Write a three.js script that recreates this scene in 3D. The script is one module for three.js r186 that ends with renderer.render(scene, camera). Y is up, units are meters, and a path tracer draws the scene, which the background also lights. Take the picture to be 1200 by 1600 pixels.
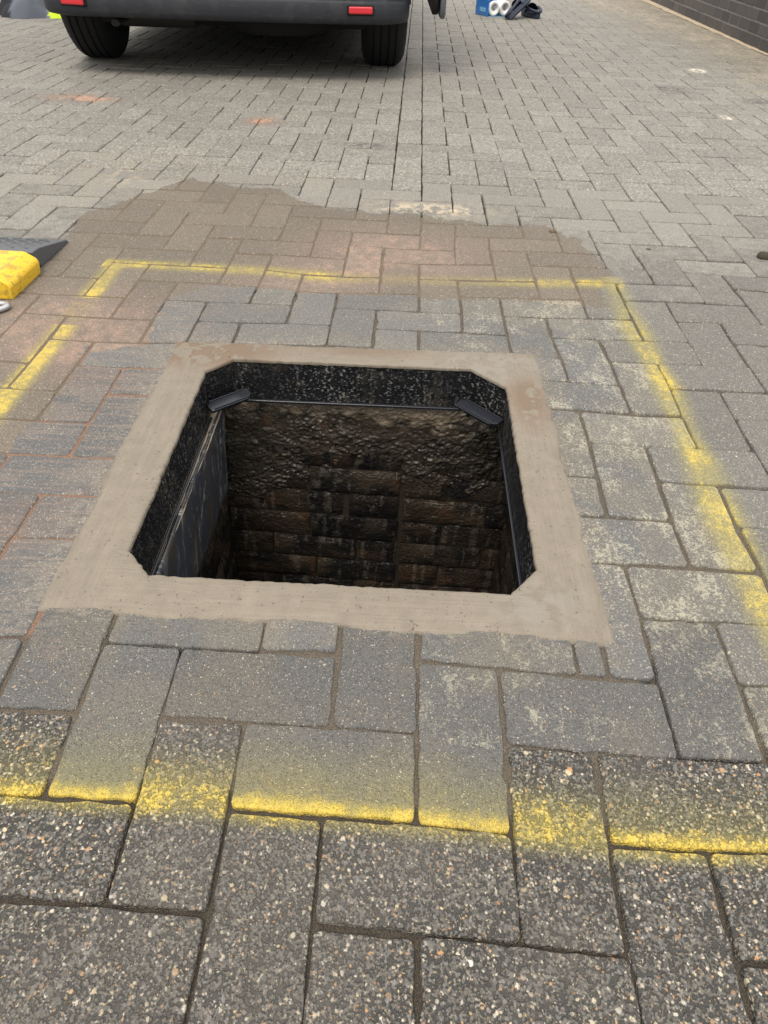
import * as THREE from 'three';
import { mergeGeometries, mergeVertices, toCreasedNormals } from 'three/addons/utils/BufferGeometryUtils.js';
import { RoundedBoxGeometry } from 'three/addons/geometries/RoundedBoxGeometry.js';

// ---------------------------------------------------------------- camera, sky, sun, exposure
const C = 0.1025;                                   // one paving cell (half a paver) in metres
const W = (u, y, v) => new THREE.Vector3(u * C, y, -v * C);   // u right, v away along the paving, y in metres
const scene = new THREE.Scene();
const camera = new THREE.PerspectiveCamera(73.67, 0.75, 0.02, 200);
camera.position.set(-0.4304 * C, 7.1556 * C, 3.1804 * C);
camera.setRotationFromMatrix(new THREE.Matrix4().set(
  0.99864337, -0.05055586, 0.0124712, 0, 0.02944685, 0.74583342, 0.66548133, 0,
  -0.04294542, -0.66421128, 0.7463103, 0, 0, 0, 0, 1));
camera.updateMatrixWorld(true);

{ // overcast sky, brighter overhead than at the horizon
  const w = 64, h = 32, d = new Float32Array(w * h * 4);
  for (let j = 0; j < h; j++) for (let i = 0; i < w; i++) {
    const s = Math.sin(((j + 0.5) / h - 0.5) * Math.PI), o = (j * w + i) * 4;
    const L = s > 0 ? 1.0 * (1 + 2 * s) / 3 : 0.12;
    d[o] = L; d[o + 1] = L * 0.997; d[o + 2] = L * 0.985; d[o + 3] = 1;
  }
  const t = new THREE.DataTexture(d, w, h, THREE.RGBAFormat, THREE.FloatType);
  t.mapping = THREE.EquirectangularReflectionMapping; t.magFilter = THREE.LinearFilter; t.needsUpdate = true;
  scene.background = t; scene.environment = t;
}
const sun = new THREE.DirectionalLight(0xfff4e6, 1.1);
sun.position.set(-1.5, 9, 2.2); sun.target.position.set(0, 0, -2);
sun.castShadow = true; sun.shadow.radius = 40; sun.shadow.mapSize.set(2048, 2048);
Object.assign(sun.shadow.camera, { left: -8, right: 8, top: 10, bottom: -6, near: 0.5, far: 30 });
scene.add(sun, sun.target);
const renderer = new THREE.WebGLRenderer({ antialias: true });
renderer.toneMapping = THREE.LinearToneMapping;
renderer.toneMappingExposure = 2.12;
renderer.shadowMap.enabled = true;

// ---------------------------------------------------------------- helpers
let seedState = 20251;
const rnd = () => { seedState = (seedState + 0x6d2b79f5) | 0; let t = Math.imul(seedState ^ (seedState >>> 15), 1 | seedState); t = (t + Math.imul(t ^ (t >>> 7), 61 | t)) ^ t; return ((t ^ (t >>> 14)) >>> 0) / 4294967296; };
const rr = (a, b) => a + (b - a) * rnd();
const clamp = (x, a = 0, b = 1) => x < a ? a : x > b ? b : x;
const sst = (a, b, x) => { const t = clamp((x - a) / (b - a)); return t * t * (3 - 2 * t); };
const lerp = (a, b, t) => a + (b - a) * t;
const PERM = new Uint8Array(512), VAL = new Float32Array(256);
{ const p = [...Array(256).keys()]; for (let i = 255; i > 0; i--) { const j = Math.floor(rnd() * (i + 1)); [p[i], p[j]] = [p[j], p[i]]; } for (let i = 0; i < 512; i++) PERM[i] = p[i & 255]; for (let i = 0; i < 256; i++) VAL[i] = rnd(); }
function vn(x, y) {
  const ix = Math.floor(x), iy = Math.floor(y); let fx = x - ix, fy = y - iy; fx = fx * fx * (3 - 2 * fx); fy = fy * fy * (3 - 2 * fy);
  const a = PERM[ix & 255], b = PERM[(ix + 1) & 255], y0 = iy & 255, y1 = (iy + 1) & 255;
  const p = VAL[PERM[a + y0]], q = VAL[PERM[b + y0]], r = VAL[PERM[a + y1]], s = VAL[PERM[b + y1]];
  return (p + (q - p) * fx) * (1 - fy) + (r + (s - r) * fx) * fy;
}
const fbm = (x, y, n = 3) => { let s = 0, a = 0.5, t = 0; for (let i = 0; i < n; i++) { s += a * vn(x, y); t += a; a *= 0.5; x = x * 2.03 + 17.1; y = y * 2.03 + 5.7; } return s / t; };
const hash2 = (a, b) => VAL[PERM[PERM[a & 255] + (b & 255)]];
const srgb = (r, g, b) => new THREE.Color().setRGB(r / 255, g / 255, b / 255, THREE.SRGBColorSpace);
function dataTex(data, w, h, srgbSpace, repeat) {
  const t = new THREE.DataTexture(data, w, h, THREE.RGBAFormat, THREE.UnsignedByteType);
  t.magFilter = THREE.LinearFilter; t.minFilter = THREE.LinearMipmapLinearFilter; t.generateMipmaps = true;
  t.wrapS = t.wrapT = repeat ? THREE.RepeatWrapping : THREE.ClampToEdgeWrapping;
  if (srgbSpace) t.colorSpace = THREE.SRGBColorSpace; t.needsUpdate = true; return t;
}
function texPair(w, h, fn, repeat = false) {       // fn(i, j, out) fills out[0..2] colour, out[3] height 0..1
  const c = new Uint8Array(w * h * 4), b = new Uint8Array(w * h * 4), o = [0, 0, 0, 0];
  for (let j = 0; j < h; j++) for (let i = 0; i < w; i++) {
    fn(i, j, o); const k = (j * w + i) * 4, g = clamp(o[3]) * 255;
    c[k] = clamp(o[0], 0, 255); c[k + 1] = clamp(o[1], 0, 255); c[k + 2] = clamp(o[2], 0, 255); c[k + 3] = 255;
    b[k] = b[k + 1] = b[k + 2] = g; b[k + 3] = 255;
  }
  return { map: dataTex(c, w, h, true, repeat), bump: dataTex(b, w, h, false, repeat) };
}
const taken = {};
const numbered = (n) => { const k = taken[n] = (taken[n] ?? -1) + 1; return k ? `${n}_${String(k).padStart(3, '0')}` : n; };
function mesh(name, geo, mat, parent) { const m = new THREE.Mesh(geo, mat); m.name = name; m.castShadow = m.receiveShadow = true; parent.add(m); return m; }
function thing(name, label, category, pos = [0, 0, 0], turn = 0, group) {
  const g = new THREE.Group(); g.name = numbered(name); g.position.set(...pos); g.rotation.y = turn;
  g.userData = { label, category }; if (group) g.userData.group = group; scene.add(g); return g;
}
function geoFrom(pos, idx, uv, col, nrm) {
  const g = new THREE.BufferGeometry();
  g.setAttribute('position', new THREE.Float32BufferAttribute(pos, 3));
  if (uv) g.setAttribute('uv', new THREE.Float32BufferAttribute(uv, 2));
  if (col) g.setAttribute('color', new THREE.Float32BufferAttribute(col, 3));
  if (nrm) g.setAttribute('normal', new THREE.Float32BufferAttribute(nrm, 3));
  g.setIndex(idx); if (!nrm) g.computeVertexNormals(); return g;
}
const box = (w, h, d, x = 0, y = 0, z = 0, r = 0.004, seg = 2) => new RoundedBoxGeometry(w, h, d, seg, Math.min(r, w * 0.49, h * 0.49, d * 0.49)).translate(x, y, z);
const std = (color, roughness = 0.8, extra = {}) => new THREE.MeshStandardMaterial({ color, roughness, metalness: 0, ...extra });

// a general fine grain relief, tileable
const grain = (() => {
  const n = 256, b = new Uint8Array(n * n * 4);
  for (let i = 0; i < n * n; i++) { const g = 90 + 120 * (0.5 * rnd() + 0.5 * fbm((i % n) / 6, Math.floor(i / n) / 6, 3)); b[i * 4] = b[i * 4 + 1] = b[i * 4 + 2] = clamp(g, 0, 255); b[i * 4 + 3] = 255; }
  return dataTex(b, n, n, false, true);
})();

// ---------------------------------------------------------------- paving layout
// slight laying errors of the pavers, measured where they could be read: u, v, du, dv
const LAY = [[0,0,-.02,-.01],[1,0,-.04,-.04],[-2,0,0,.06],[-3,0,-.01,.04],[2,0,-.01,-.17],[-1,0,0,-.04],[0,2,-.01,.09],[1,2,.01,.02],[1,1,.05,-.08],[3,1,-.02,-.12],[3,2,.02,-.04],[-2,1,-.05,.07],[0,1,-.05,.1],[-3,1,.01,.09],[-1,1,.01,.1],[-1,2,-.08,.12],[-3,2,-.04,.09],[-4,2,-.06,.11],[-4,0,.02,.07],[1,-1,.01,-.06],[2,-1,-.09,-.14],[-1,-1,.04,-.03],[-3,-1,.05,.09],[-2,-1,.01,.08],[4,13,-.07,.07],[4,12,-.05,.06],[3,13,-.05,.03],[3,15,-.09,.2],[4,15,-.02,.06],[5,14,.02,.14],[5,11,.02,.06],[5,12,-.04,.06],[3,12,-.12,-.05],[6,10,-.01,.04],[6,11,.05,.13],[6,14,.04,.21],[7,13,.08,.22],[5,13,.01,.11],[6,13,.06,.22],[3,9,.01,.14],[5,8,-.02,.05],[5,10,.03,-.02],[5,9,.11,.01],[3,7,.03,.07],[3,5,-.04,.04],[4,7,.15,-.01],[5,7,-.02,-.04],[4,6,.04,-.04],[4,5,-.03,-.01],[4,4,.02,-.01],[5,6,.01,-.12],[5,4,.02,-.1],[3,4,.03,-.08],[-1,12,-.04,-.03],[-1,11,-.04,.09],[1,11,-.07,.07],[1,14,-.1,-.13],[0,12,-.04,-.02],[0,13,-.05,-.15],[0,15,-.06,-.2],[2,14,-.08,-.05],[2,15,-.1,-.06],[-2,13,-.03,-.29],[-2,10,-.04,.18],[-3,11,-.04,.11],[-4,11,-.07,-.03],[-5,11,-.04,-.04],[-7,9,.1,-.21],[-6,7,-.03,-.2],[-6,6,.07,-.09],[-6,9,-.04,-.18],[-7,7,.11,-.15],[-6,5,-.02,-.16]];
function lay(u, v) {
  if (v > 22 || u < -14 || u > 13 || v < -6) return [u, v];
  let s = 0.12, a = 0, b = 0;
  for (const p of LAY) { const d = (p[0] - u) ** 2 + (p[1] - v) ** 2; if (d > 14) continue; const w = Math.exp(-d / 1.3); s += w; a += w * p[2]; b += w * p[3]; }
  return [u + a / s, v + b / s];
}
const mod4 = (n) => ((n % 4) + 4) % 4;
const FRAME = [-4.98, 2.38, 2.68, 9.98];            // u0, u1, v0, v1 of the ground cut out for the manhole
const WET = [[-13,15],[-11.52,15.28],[-9.76,15.5],[-10.02,17.39],[-9.01,19.32],[-8.29,20.41],[-7.75,21.19],[-7.07,21.08],[-5.99,20.54],[-4.61,20.47],[-3.83,19.41],[-3.16,18.89],[-1.96,18.87],[-1.16,18.69],[.03,18.73],[.8,18.26],[2.35,18.18],[3.71,18.25],[4.59,17.14],[5.1,14.68],[4.37,12.68],[2.06,12.79],[-.05,12.85],[-2.18,12.99],[-5.18,12.92],[-6.08,11.92],[-5.78,9.9],[-6.99,9.64],[-6.92,7.2],[-7.19,5.99],[-9,4],[-13,4]];
function inPoly(P, x, y) { let c = false; for (let i = 0, j = P.length - 1; i < P.length; j = i++) { const a = P[i], b = P[j]; if ((a[1] > y) !== (b[1] > y) && x < (b[0] - a[0]) * (y - a[1]) / (b[1] - a[1]) + a[0]) c = !c; } return c; }
const wetAt = (u, v) => v > 3.5 && v < 22 && u > -13 && u < 6 && inPoly(WET, u + (fbm(u * 3.1, v * 3.1, 5) - 0.5) * 0.6, v + (fbm(u * 3.1 + 40, v * 3.1, 5) - 0.5) * 0.6);

// which paver lies under (u, v): [u0, v0, width, depth]
function paverAt(u, v) {
  const i = Math.floor(u), j = Math.floor(v);
  if (i === -1 && j >= 21) { const k = Math.floor((v - 21) / 2); return [-1, 21 + 2 * k, 1, 2]; }
  const s = mod4(i + j);
  return s === 0 ? [i, j, 1, 2] : s === 1 ? [i, j - 1, 1, 2] : s === 2 ? [i, j, 2, 1] : [i - 1, j, 2, 1];
}
// how a paver is worn: 1 = open aggregate, 0 = smooth filmed face
const styleCache = new Map();
function style(p) {
  const key = p[0] * 1000 + p[1] * 4 + p[2]; let s = styleCache.get(key); if (s) return s;
  const cu = p[0] + p[2] / 2, cv = p[1] + p[3] / 2, h = hash2(p[0] * 7 + 3, p[1] * 13 + p[2]), h2 = hash2(p[0] * 3 + 91, p[1] * 5 + 7);
  let coarse;
  if (cv <= 0.25 || (cu > 2 && cv < 0.95) || (cu < -4.2 && cv < 0.95)) coarse = 1;
  else if (cu > -8 && cu < 5 && cv < 12.8) coarse = cv < 2.2 ? 0.19 : 0.12;
  else if (cv < 16) coarse = 0.5; else coarse = 0.45;
  s = { coarse, tone: 0.93 + 0.14 * h, h, h2, cu, cv }; styleCache.set(key, s); return s;
}
// spray paint density 0..1 at (u, v)
function paintAt(u, v) {
  let d = 0;
  if (v > -0.5 && v < 1.3) {
    const q = v, n = vn(u * 1.7 + 5, 3.3), soft = (u > 1 && u < 2) || (u > -3 && u < -2);
    if (soft) d = q > 0.05 ? 0.72 * (1 - sst(0.1, 0.75, q)) : 0.72 * sst(-0.26, 0.02, q);
    else d = q > 0 ? 0.62 * (1 - sst(0.03, 0.24, q)) + 0.4 * (1 - sst(0.15, 0.9, q)) : 0.7 * sst(-0.24, -0.02, q);
    d *= 0.78 + 0.4 * n; if (u > 1 && u < 2) d *= 0.85; if (u > -1.2 && u < 1 && q < 0) d *= 0.75;
  }
  if (u > 3.9 && u < 6 && v > 1.5 && v < 14.4) {   // right-hand line
    const c = 4.93 - 0.12 * sst(9, 4, v), e = Math.abs(u - c) / (0.27 + 0.1 * vn(v * 0.8, 9)); d = Math.max(d, (0.5 + 0.3 * vn(v * 1.3, 2) - 0.2 * sst(11, 14, v)) * (1 - sst(0.3, 1.5, e)));
  }
  if (v > 13 && v < 15 && u > -8.2 && u < 5.2) {   // far line
    const e = Math.abs(v - 13.93 + 0.06 * (vn(u, 1) - 0.5)) / 0.36;
    let k = 0.82 - 0.44 * sst(-3.6, -0.8, u) + 0.26 * sst(0.8, 3.2, u); k *= 0.7 + 0.5 * vn(u * 1.6, 7); d = Math.max(d, k * (1 - sst(0.15, 1.3, e)));
  }
  if (u > -8.8 && u < -7 && v > 5 && v < 14) {     // left-hand line with its gap
    const e = Math.abs(u + 7.86) / 0.3; let k = v > 11.9 ? 0.88 : v > 10.6 ? 0.3 * vn(u * 4, v * 4) : 0.95; k *= 0.8 + 0.3 * vn(v * 1.5, 20); d = Math.max(d, k * (1 - sst(0.3, 1.4, e)));
  }
  return d;
}
const blob = (u, v, cu, cv, ru, rv, s = 1) => Math.max(0, 1 - Math.hypot((u - cu) / ru, (v - cv) / rv)) * s;
// colour of a paver face at (u, v) on top of its own stones: writes film colour and cover into F
const F = [0, 0, 0, 0];
function filmAt(u, v, st, px) {
  const n1 = fbm(u * 0.9 + 11, v * 0.9, 3), n2 = fbm(u * 5, v * 5 + 30, 3), n3 = vn(u * 40, v * 40);
  let r = 172, g = 168, b = 160, a = 0.5;
    { const q = 0.8 * sst(20, 12, v + (n2 - 0.5) * 9 + (st.h - 0.5) * 4); r = lerp(r, 132, q); g = lerp(g, 129, q); b = lerp(b, 124, q); a = lerp(a, 0.4, q); }
  if (st.coarse === 1) { r = 104; g = 99; b = 93; a = 0.16 + 0.34 * sst(0.42, 0.75, n1); }
  if (st.coarse < 0.2) {
    r = 109; g = 110; b = 112; a = 0.62; const k = sst(0.42, 0.68, n1); r = lerp(r, 128, k); g = lerp(g, 123, k); b = lerp(b, 115, k); if (st.coarse > 0.15) a = 0.44;
    if (u + (n2 - 0.5) * 1.4 < -4.6 && v > 1.8 + (n2 - 0.5)) {                     // brushed sand film over slate-coloured faces
      r = 88; g = 88; b = 90; a = 0.76; const s = sst(0.4, 0.72, 0.55 * vn(u * 1.6, v * 26) + 0.45 * fbm(u * 1.2, v * 3, 3)) * 0.5; r = lerp(r, 140, s); g = lerp(g, 122, s); b = lerp(b, 110, s);
      const rd = sst(0.45, 0.75, fbm(u * 0.7 + 60, v * 0.7, 3)) * 0.35; r = lerp(r, 136, rd); g = lerp(g, 110, rd); b = lerp(b, 96, rd);
    }
    if (v > 9 && v < 12.9 && u < 1) { r = lerp(r, 118, 0.5); g = lerp(g, 116, 0.5); b = lerp(b, 112, 0.5); }
  }
  if (wetAt(u, v)) {
    r = 119; g = 107; b = 93; a = 0.62;
    const pk = clamp(blob(u, v, -0.8, 15.6, 3.8, 2.6, 1.6) + blob(u, v, -3, 13.4, 3, 1.6, 1.1) + blob(u, v, -7.6, 10.4, 3.2, 2.6, 1.8)) * (0.55 + 0.6 * n2);
    r = lerp(r, 148, pk); g = lerp(g, 124, pk); b = lerp(b, 110, pk); a = Math.max(a, 0.86 * pk);
  }
  if (v > 16) {                                    // dried cement crust and sandy patches
    const k = clamp(blob(u, v, 0.2, 19.2, 3.8, 1.3, 1.3) * sst(0.4, 0.75, n2 + 0.25 * n3) + blob(u, v, -10, 21.5, 4.6, 4.6, 1.3) * 0.6 * sst(0.35, 0.65, n2) + blob(u, v, -4.5, 21.6, 3, 1.2, 1.4) * 0.5 * n2);
    if (!wetAt(u, v - 0.1)) { r = lerp(r, 190, k); g = lerp(g, 176, k); b = lerp(b, 155, k); a = Math.max(a, 0.9 * k); }
    const o = clamp(blob(u, v, -15.8, 32.4, 2.6, 1.1, 1.6) + blob(u, v, -6.8, 29.6, 1.1, 0.9, 1.5)) * sst(0.3, 0.6, n2); r = lerp(r, 196, o); g = lerp(g, 148, o); b = lerp(b, 122, o); a = Math.max(a, 0.75 * o);
    const k2 = clamp(blob(u, v, 13.4, 40.5, 1.6, 1.4, 1.3) + blob(u, v, 17.8, 38.2, 1.6, 1.2, 1.2) + blob(u, v, -2.2, 26.4, 1.7, 0.5, 1.2) + blob(u, v, 9.9, 16.1, 0.7, 1.1, 1.5)) * sst(0.35, 0.6, n2); r = lerp(r, 92, k2); g = lerp(g, 90, k2); b = lerp(b, 88, k2); a = Math.max(a, 0.8 * k2);
    const s = sst(16.5, 22, u + 5 * (n1 - 0.5) + (v > 60 ? (v - 60) * 0.12 : 0)) * 0.75 * (0.6 + 0.6 * n2); r = lerp(r, 196, s); g = lerp(g, 181, s); b = lerp(b, 156, s); a = Math.max(a, 0.85 * s);
    const w = clamp(blob(u, v, 16.9, 47, 1, 1.4, 1.6) + blob(u, v, 14.5, 34.2, 0.5, 0.8, 1.6)) * sst(0.3, 0.5, n2); r = lerp(r, 222, w); g = lerp(g, 212, w); b = lerp(b, 196, w); a = Math.max(a, 0.9 * w);
  }
  if (v > 1.2 && v < 11.5 && u > -6.6 && u < 3.8) { // mortar wiped thinly over the pavers next to the surround
    const dx = Math.max(-5.15 - u, u - 2.5, 0), dy = Math.max(2.55 - v, v - 10.1, 0), q = sst(0.75, 0.0, Math.hypot(dx, dy) + (n2 - 0.5) * 0.9) * sst(0.3, 0.65, 0.6 * n2 + 0.4 * vn(u * 9, v * 22));
    r = lerp(r, 130, q * 0.8); g = lerp(g, 122, q * 0.8); b = lerp(b, 111, q * 0.8); a = Math.max(a, 0.85 * q);
  }
  F[0] = r * st.tone; F[1] = g * st.tone; F[2] = b * st.tone; F[3] = a;
}
const LIGHT = [[196, 184, 164], [200, 190, 172], [188, 156, 116], [184, 138, 92], [160, 128, 102], [206, 200, 188], [202, 186, 152], [150, 140, 132], [206, 194, 170], [172, 160, 142]];
// colour + relief of all paver faces in a rectangle of the layout
function pavingTexture(u0, u1, v0, v1, w, h, stones) {
  const n = w * h, col = new Float32Array(n * 3), hgt = new Float32Array(n), su = (u1 - u0) / w, sv = (v1 - v0) / h;
  const styles = new Array(n);
  for (let j = 0; j < h; j++) for (let i = 0; i < w; i++) {
    const k = j * w + i, u = u0 + (i + 0.5) * su, v = v0 + (j + 0.5) * sv, st = style(paverAt(u, v)), g = rnd();
    styles[k] = st;
    const m = (st.coarse > 0.9 ? 46 : 72) + 26 * (g - 0.5); col[k * 3] = m + 1; col[k * 3 + 1] = m; col[k * 3 + 2] = m - 2; hgt[k] = 0.1 * g;
  }
  const pxm = 1000 * C * su, pym = 1000 * C * sv;    // millimetres per pixel
  for (let q = 0; q < stones; q++) {
    const x = rnd() * w, y = rnd() * h, st = styles[Math.floor(y) * w + Math.floor(x)], c = st.coarse, t = rnd();
    const light = t < (c > 0.9 ? 0.25 : 0.26) * clamp(2.4 / pxm, 0.6, 1); let rad = light ? 0.45 + 1.9 * rnd() * rnd() : rr(0.6, 2.1); if (light && rnd() < 0.1) rad *= 1.5; if (c < 0.9) rad *= 0.42 + 0.45 * c;
    rad = Math.max(rad, 0.62 * pxm);
    const ax = rad * rr(0.75, 1.3) / pxm, ay = rad * rr(0.75, 1.3) / pym, ang = rnd() * 3.14, ca = Math.cos(ang), sa = Math.sin(ang), R = Math.ceil(Math.max(ax, ay) * 1.25), z = rr(0.3, 1) * (light ? 1.05 : 1);
    let cr, cg, cb;
    if (light) { const L = LIGHT[Math.floor(rnd() * LIGHT.length)], f = rr(0.85, 1.06); cr = L[0] * f; cg = L[1] * f; cb = L[2] * f; }
    else { const f = 70 + 52 * rnd() * rnd() + 16 * rnd(); const bl = rnd() * 8; cr = f + 5 - bl * 0.5; cg = f + 1; cb = f + bl - 7; }
    const k1 = 1 + 0.25 * (rnd() - 0.5);
    for (let dy = -R; dy <= R; dy++) for (let dx = -R; dx <= R; dx++) {
      const X = Math.floor(x) + dx, Y = Math.floor(y) + dy; if (X < 0 || Y < 0 || X >= w || Y >= h) continue;
      const a = (dx * ca + dy * sa) / ax, b = (-dx * sa + dy * ca) / ay, e = Math.abs(a) ** 2.4 + Math.abs(b) ** 2.4 + 0.35 * a * b * k1 * 0.5; if (e > 1) continue;
      const k = Y * w + X, hh = z * (0.45 + 0.55 * Math.sqrt(1 - e)); if (hh < hgt[k]) continue;
      const f = 0.86 + 0.28 * rnd(); hgt[k] = hh; col[k * 3] = cr * f; col[k * 3 + 1] = cg * f; col[k * 3 + 2] = cb * f;
    }
  }
  const speck = new Uint8Array(n);                   // pale grit standing clear of the film
  for (let q = 0; q < stones * 0.5; q++) {
    const x = rnd() * w, y = rnd() * h, rad = 0.3 + 0.85 * rnd() * rnd() * rnd(), rx = Math.max(0.55, rad / pxm), ry = Math.max(0.55, rad / pym), a = (110 + 145 * rnd()) * clamp(2.6 / pxm, 0.6, 1);
    for (let Y = Math.floor(y - ry); Y <= y + ry; Y++) for (let X = Math.floor(x - rx); X <= x + rx; X++) if (X >= 0 && Y >= 0 && X < w && Y < h && ((X + 0.5 - x) / rx) ** 2 + ((Y + 0.5 - y) / ry) ** 2 < 1.1) speck[Y * w + X] = a;
  }
  return texPair(w, h, (i, j, o) => {
    const k = j * w + i, u = u0 + (i + 0.5) * su, v = v0 + (j + 0.5) * sv, st = styles[k];
    filmAt(u, v, st); let hh = hgt[k], r = col[k * 3], g = col[k * 3 + 1], b = col[k * 3 + 2];
    const gr = rnd(), bright = r + g + b > 420 ? 0.72 : 1, al = clamp(F[3] * bright + (gr - 0.5) * 0.3);
    r = lerp(r, F[0] + (gr - 0.5) * 22, al); g = lerp(g, F[1] + (gr - 0.5) * 22, al); b = lerp(b, F[2] + (gr - 0.5) * 22, al);
    if (st.coarse < 0.9) hh = hh * (1 - 0.55 * F[3]) + 0.2 * gr;
    if (speck[k]) { const e = speck[k] / 255 * (st.coarse > 0.9 ? 0.3 : 0.75); r = lerp(r, 212, e); g = lerp(g, 204, e); b = lerp(b, 188, e); hh = Math.max(hh, 0.5); }
    if (st.coarse < 0.2 && v < 13 && u > 0 && u < 5.2 && v > 0.9) {   // pale yellowish residue, worn to flecks
      const f = 0.42 * fbm(u * 2.2 + 3, v * 2.2 + 8, 3) + 0.4 * fbm(u * 30, v * 30, 2) + 0.2 * fbm(u * 9, v * 6, 2) + 0.1 * clamp((u - 2.2) / 2) + (gr - 0.5) * 0.2, e = sst(0.61, 0.8, f) * 0.55;
      r = lerp(r, 194, e); g = lerp(g, 189, e); b = lerp(b, 166, e);
    }
    let d = paintAt(u, v);
    if (d > 0.02) {
      const s = d + (gr - 0.5) * 0.4 + (hh - 0.45) * 0.38 + (fbm(u * 11, v * 11, 2) - 0.5) * 0.55 + (fbm(u * 3 + 70, v * 3, 2) - 0.5) * 0.35, e = sst(0.45, 1.04, s) * 0.9, e2 = clamp(d * 0.8 + (gr - 0.5) * 0.3) * (1 - e);
      r = lerp(r, 160, e2); g = lerp(g, 150, e2); b = lerp(b, 82, e2);
      r = lerp(r, 211, e); g = lerp(g, 185, e); b = lerp(b, 78, e);
    }
    o[0] = r; o[1] = g; o[2] = b; o[3] = hh;
  });
}
const REG = { near: [-6.2, 5.8, -3.1, 3.3], mid: [-14, 11, -4, 22], far: [-48, 28, -8, 108] };
const tNear = pavingTexture(...REG.near, 2048, 1092, 140000), tMid = pavingTexture(...REG.mid, 2048, 2048, 400000), tFar = pavingTexture(...REG.far, 1920, 2048, 500000);
const pavMat = (t, bump) => new THREE.MeshStandardMaterial({ map: t.map, bumpMap: t.bump, bumpScale: bump, roughness: 0.78, color: new THREE.Color(0.88, 0.865, 0.835) });
const MP = { near: pavMat(tNear, 0.003), mid: pavMat(tMid, 0.0018), far: pavMat(tFar, 0.0016) };

const sandMap = (() => { // gritty colour variation of jointing sand, tileable
  const n = 256, b = new Uint8Array(n * n * 4); for (let i = 0; i < n * n; i++) { const g = clamp(150 + 150 * (rnd() - 0.5) + (rnd() < 0.06 ? 70 : 0), 0, 255); b[i * 4] = g; b[i * 4 + 1] = g * 0.97; b[i * 4 + 2] = g * 0.93; b[i * 4 + 3] = 255; }
  return dataTex(b, n, n, true, true);
})();
// ---------------------------------------------------------------- ground under and between the pavers
{
  const pos = [], col = [], idx = [], uv = [], G = 0.125, U0 = -14, U1 = 12, V0 = -6, V1 = 22, nu = Math.round((U1 - U0) / G) + 1, nv = Math.round((V1 - V0) / G) + 1, c = new THREE.Color();
  for (let j = 0; j < nv; j++) for (let i = 0; i < nu; i++) {
    const u = U0 + i * G, v = V0 + j * G, n = 0.4 * fbm(u * 2, v * 2, 3) + 0.6 * fbm(u * 4.3 + 7, v * 4.3, 2); let y = -0.011, k = srgb(96, 88, 78);
    const wet = wetAt(u, v);
    if (v < 12.8 && u > -8 && u < 5.2) { y = -0.0018 - 0.0075 * n; k = srgb(98, 92, 83); }
    if (v < 0.2) { y = -0.004 - 0.011 * n; k = srgb(76, 71, 64); }
    if (u < -4.4 && v > 2 && v < 10) { y = -0.0012 - 0.0035 * n; k = srgb(132, 108, 94); }
    if (wet) { y = -0.0002 - 0.004 * n; k = srgb(110, 99, 87); }
    if (v > 1.85 && v < 2.3 && u > -3.9 && u < -2.1) y = -0.03;
    if (v > 0.9 && v < 2.3 && u > 2.8 && u < 3.2) y = -0.016;
    if (v > 0.75 && v < 1.25 && u > 3 && u < 4.2) y = -0.012;
    if (v > 12.8 && !wet) { y = -0.01 - 0.008 * n; k = srgb(84, 76, 66); }
    if (v > 16 && !wet) { y = -0.016; k = srgb(62, 57, 51); }
    const [a, b] = lay(u, v); pos.push(a * C, y, -b * C); uv.push(u, v); c.copy(k).multiplyScalar((0.8 + 0.4 * n) * 2.4); col.push(c.r, c.g, c.b);
  }
  for (let j = 0; j < nv - 1; j++) for (let i = 0; i < nu - 1; i++) {
    const u = U0 + (i + 0.5) * G, v = V0 + (j + 0.5) * G; if (u > FRAME[0] - 0.02 && u < FRAME[1] + 0.12 && v > FRAME[2] + 0.07 && v < FRAME[3] + 0.02) continue;
    const a = j * nu + i; idx.push(a, a + 1, a + nu + 1, a, a + nu + 1, a + nu);
  }
  const quad = (a, b, d, e) => { const o = pos.length / 3, k = srgb(62, 57, 51).multiplyScalar(2.4); for (const [u, v] of [[a, d], [b, d], [b, e], [a, e]]) { pos.push(u * C, -0.017, -v * C); uv.push(u, v); col.push(k.r, k.g, k.b); } idx.push(o, o + 1, o + 2, o, o + 2, o + 3); };
  quad(-300, U0, -300, 600); quad(U1, 300, -300, 600); quad(U0, U1, -300, V0); quad(U0, U1, V1, 600);
  const m = mesh('ground', geoFrom(pos, idx, uv, col), new THREE.MeshStandardMaterial({ vertexColors: true, roughness: 0.95, map: sandMap, bumpMap: grain, bumpScale: 0.004 }), scene);
  m.userData = { kind: 'structure', label: 'sandy bed showing in the joints between the pavers' };
}

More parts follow.
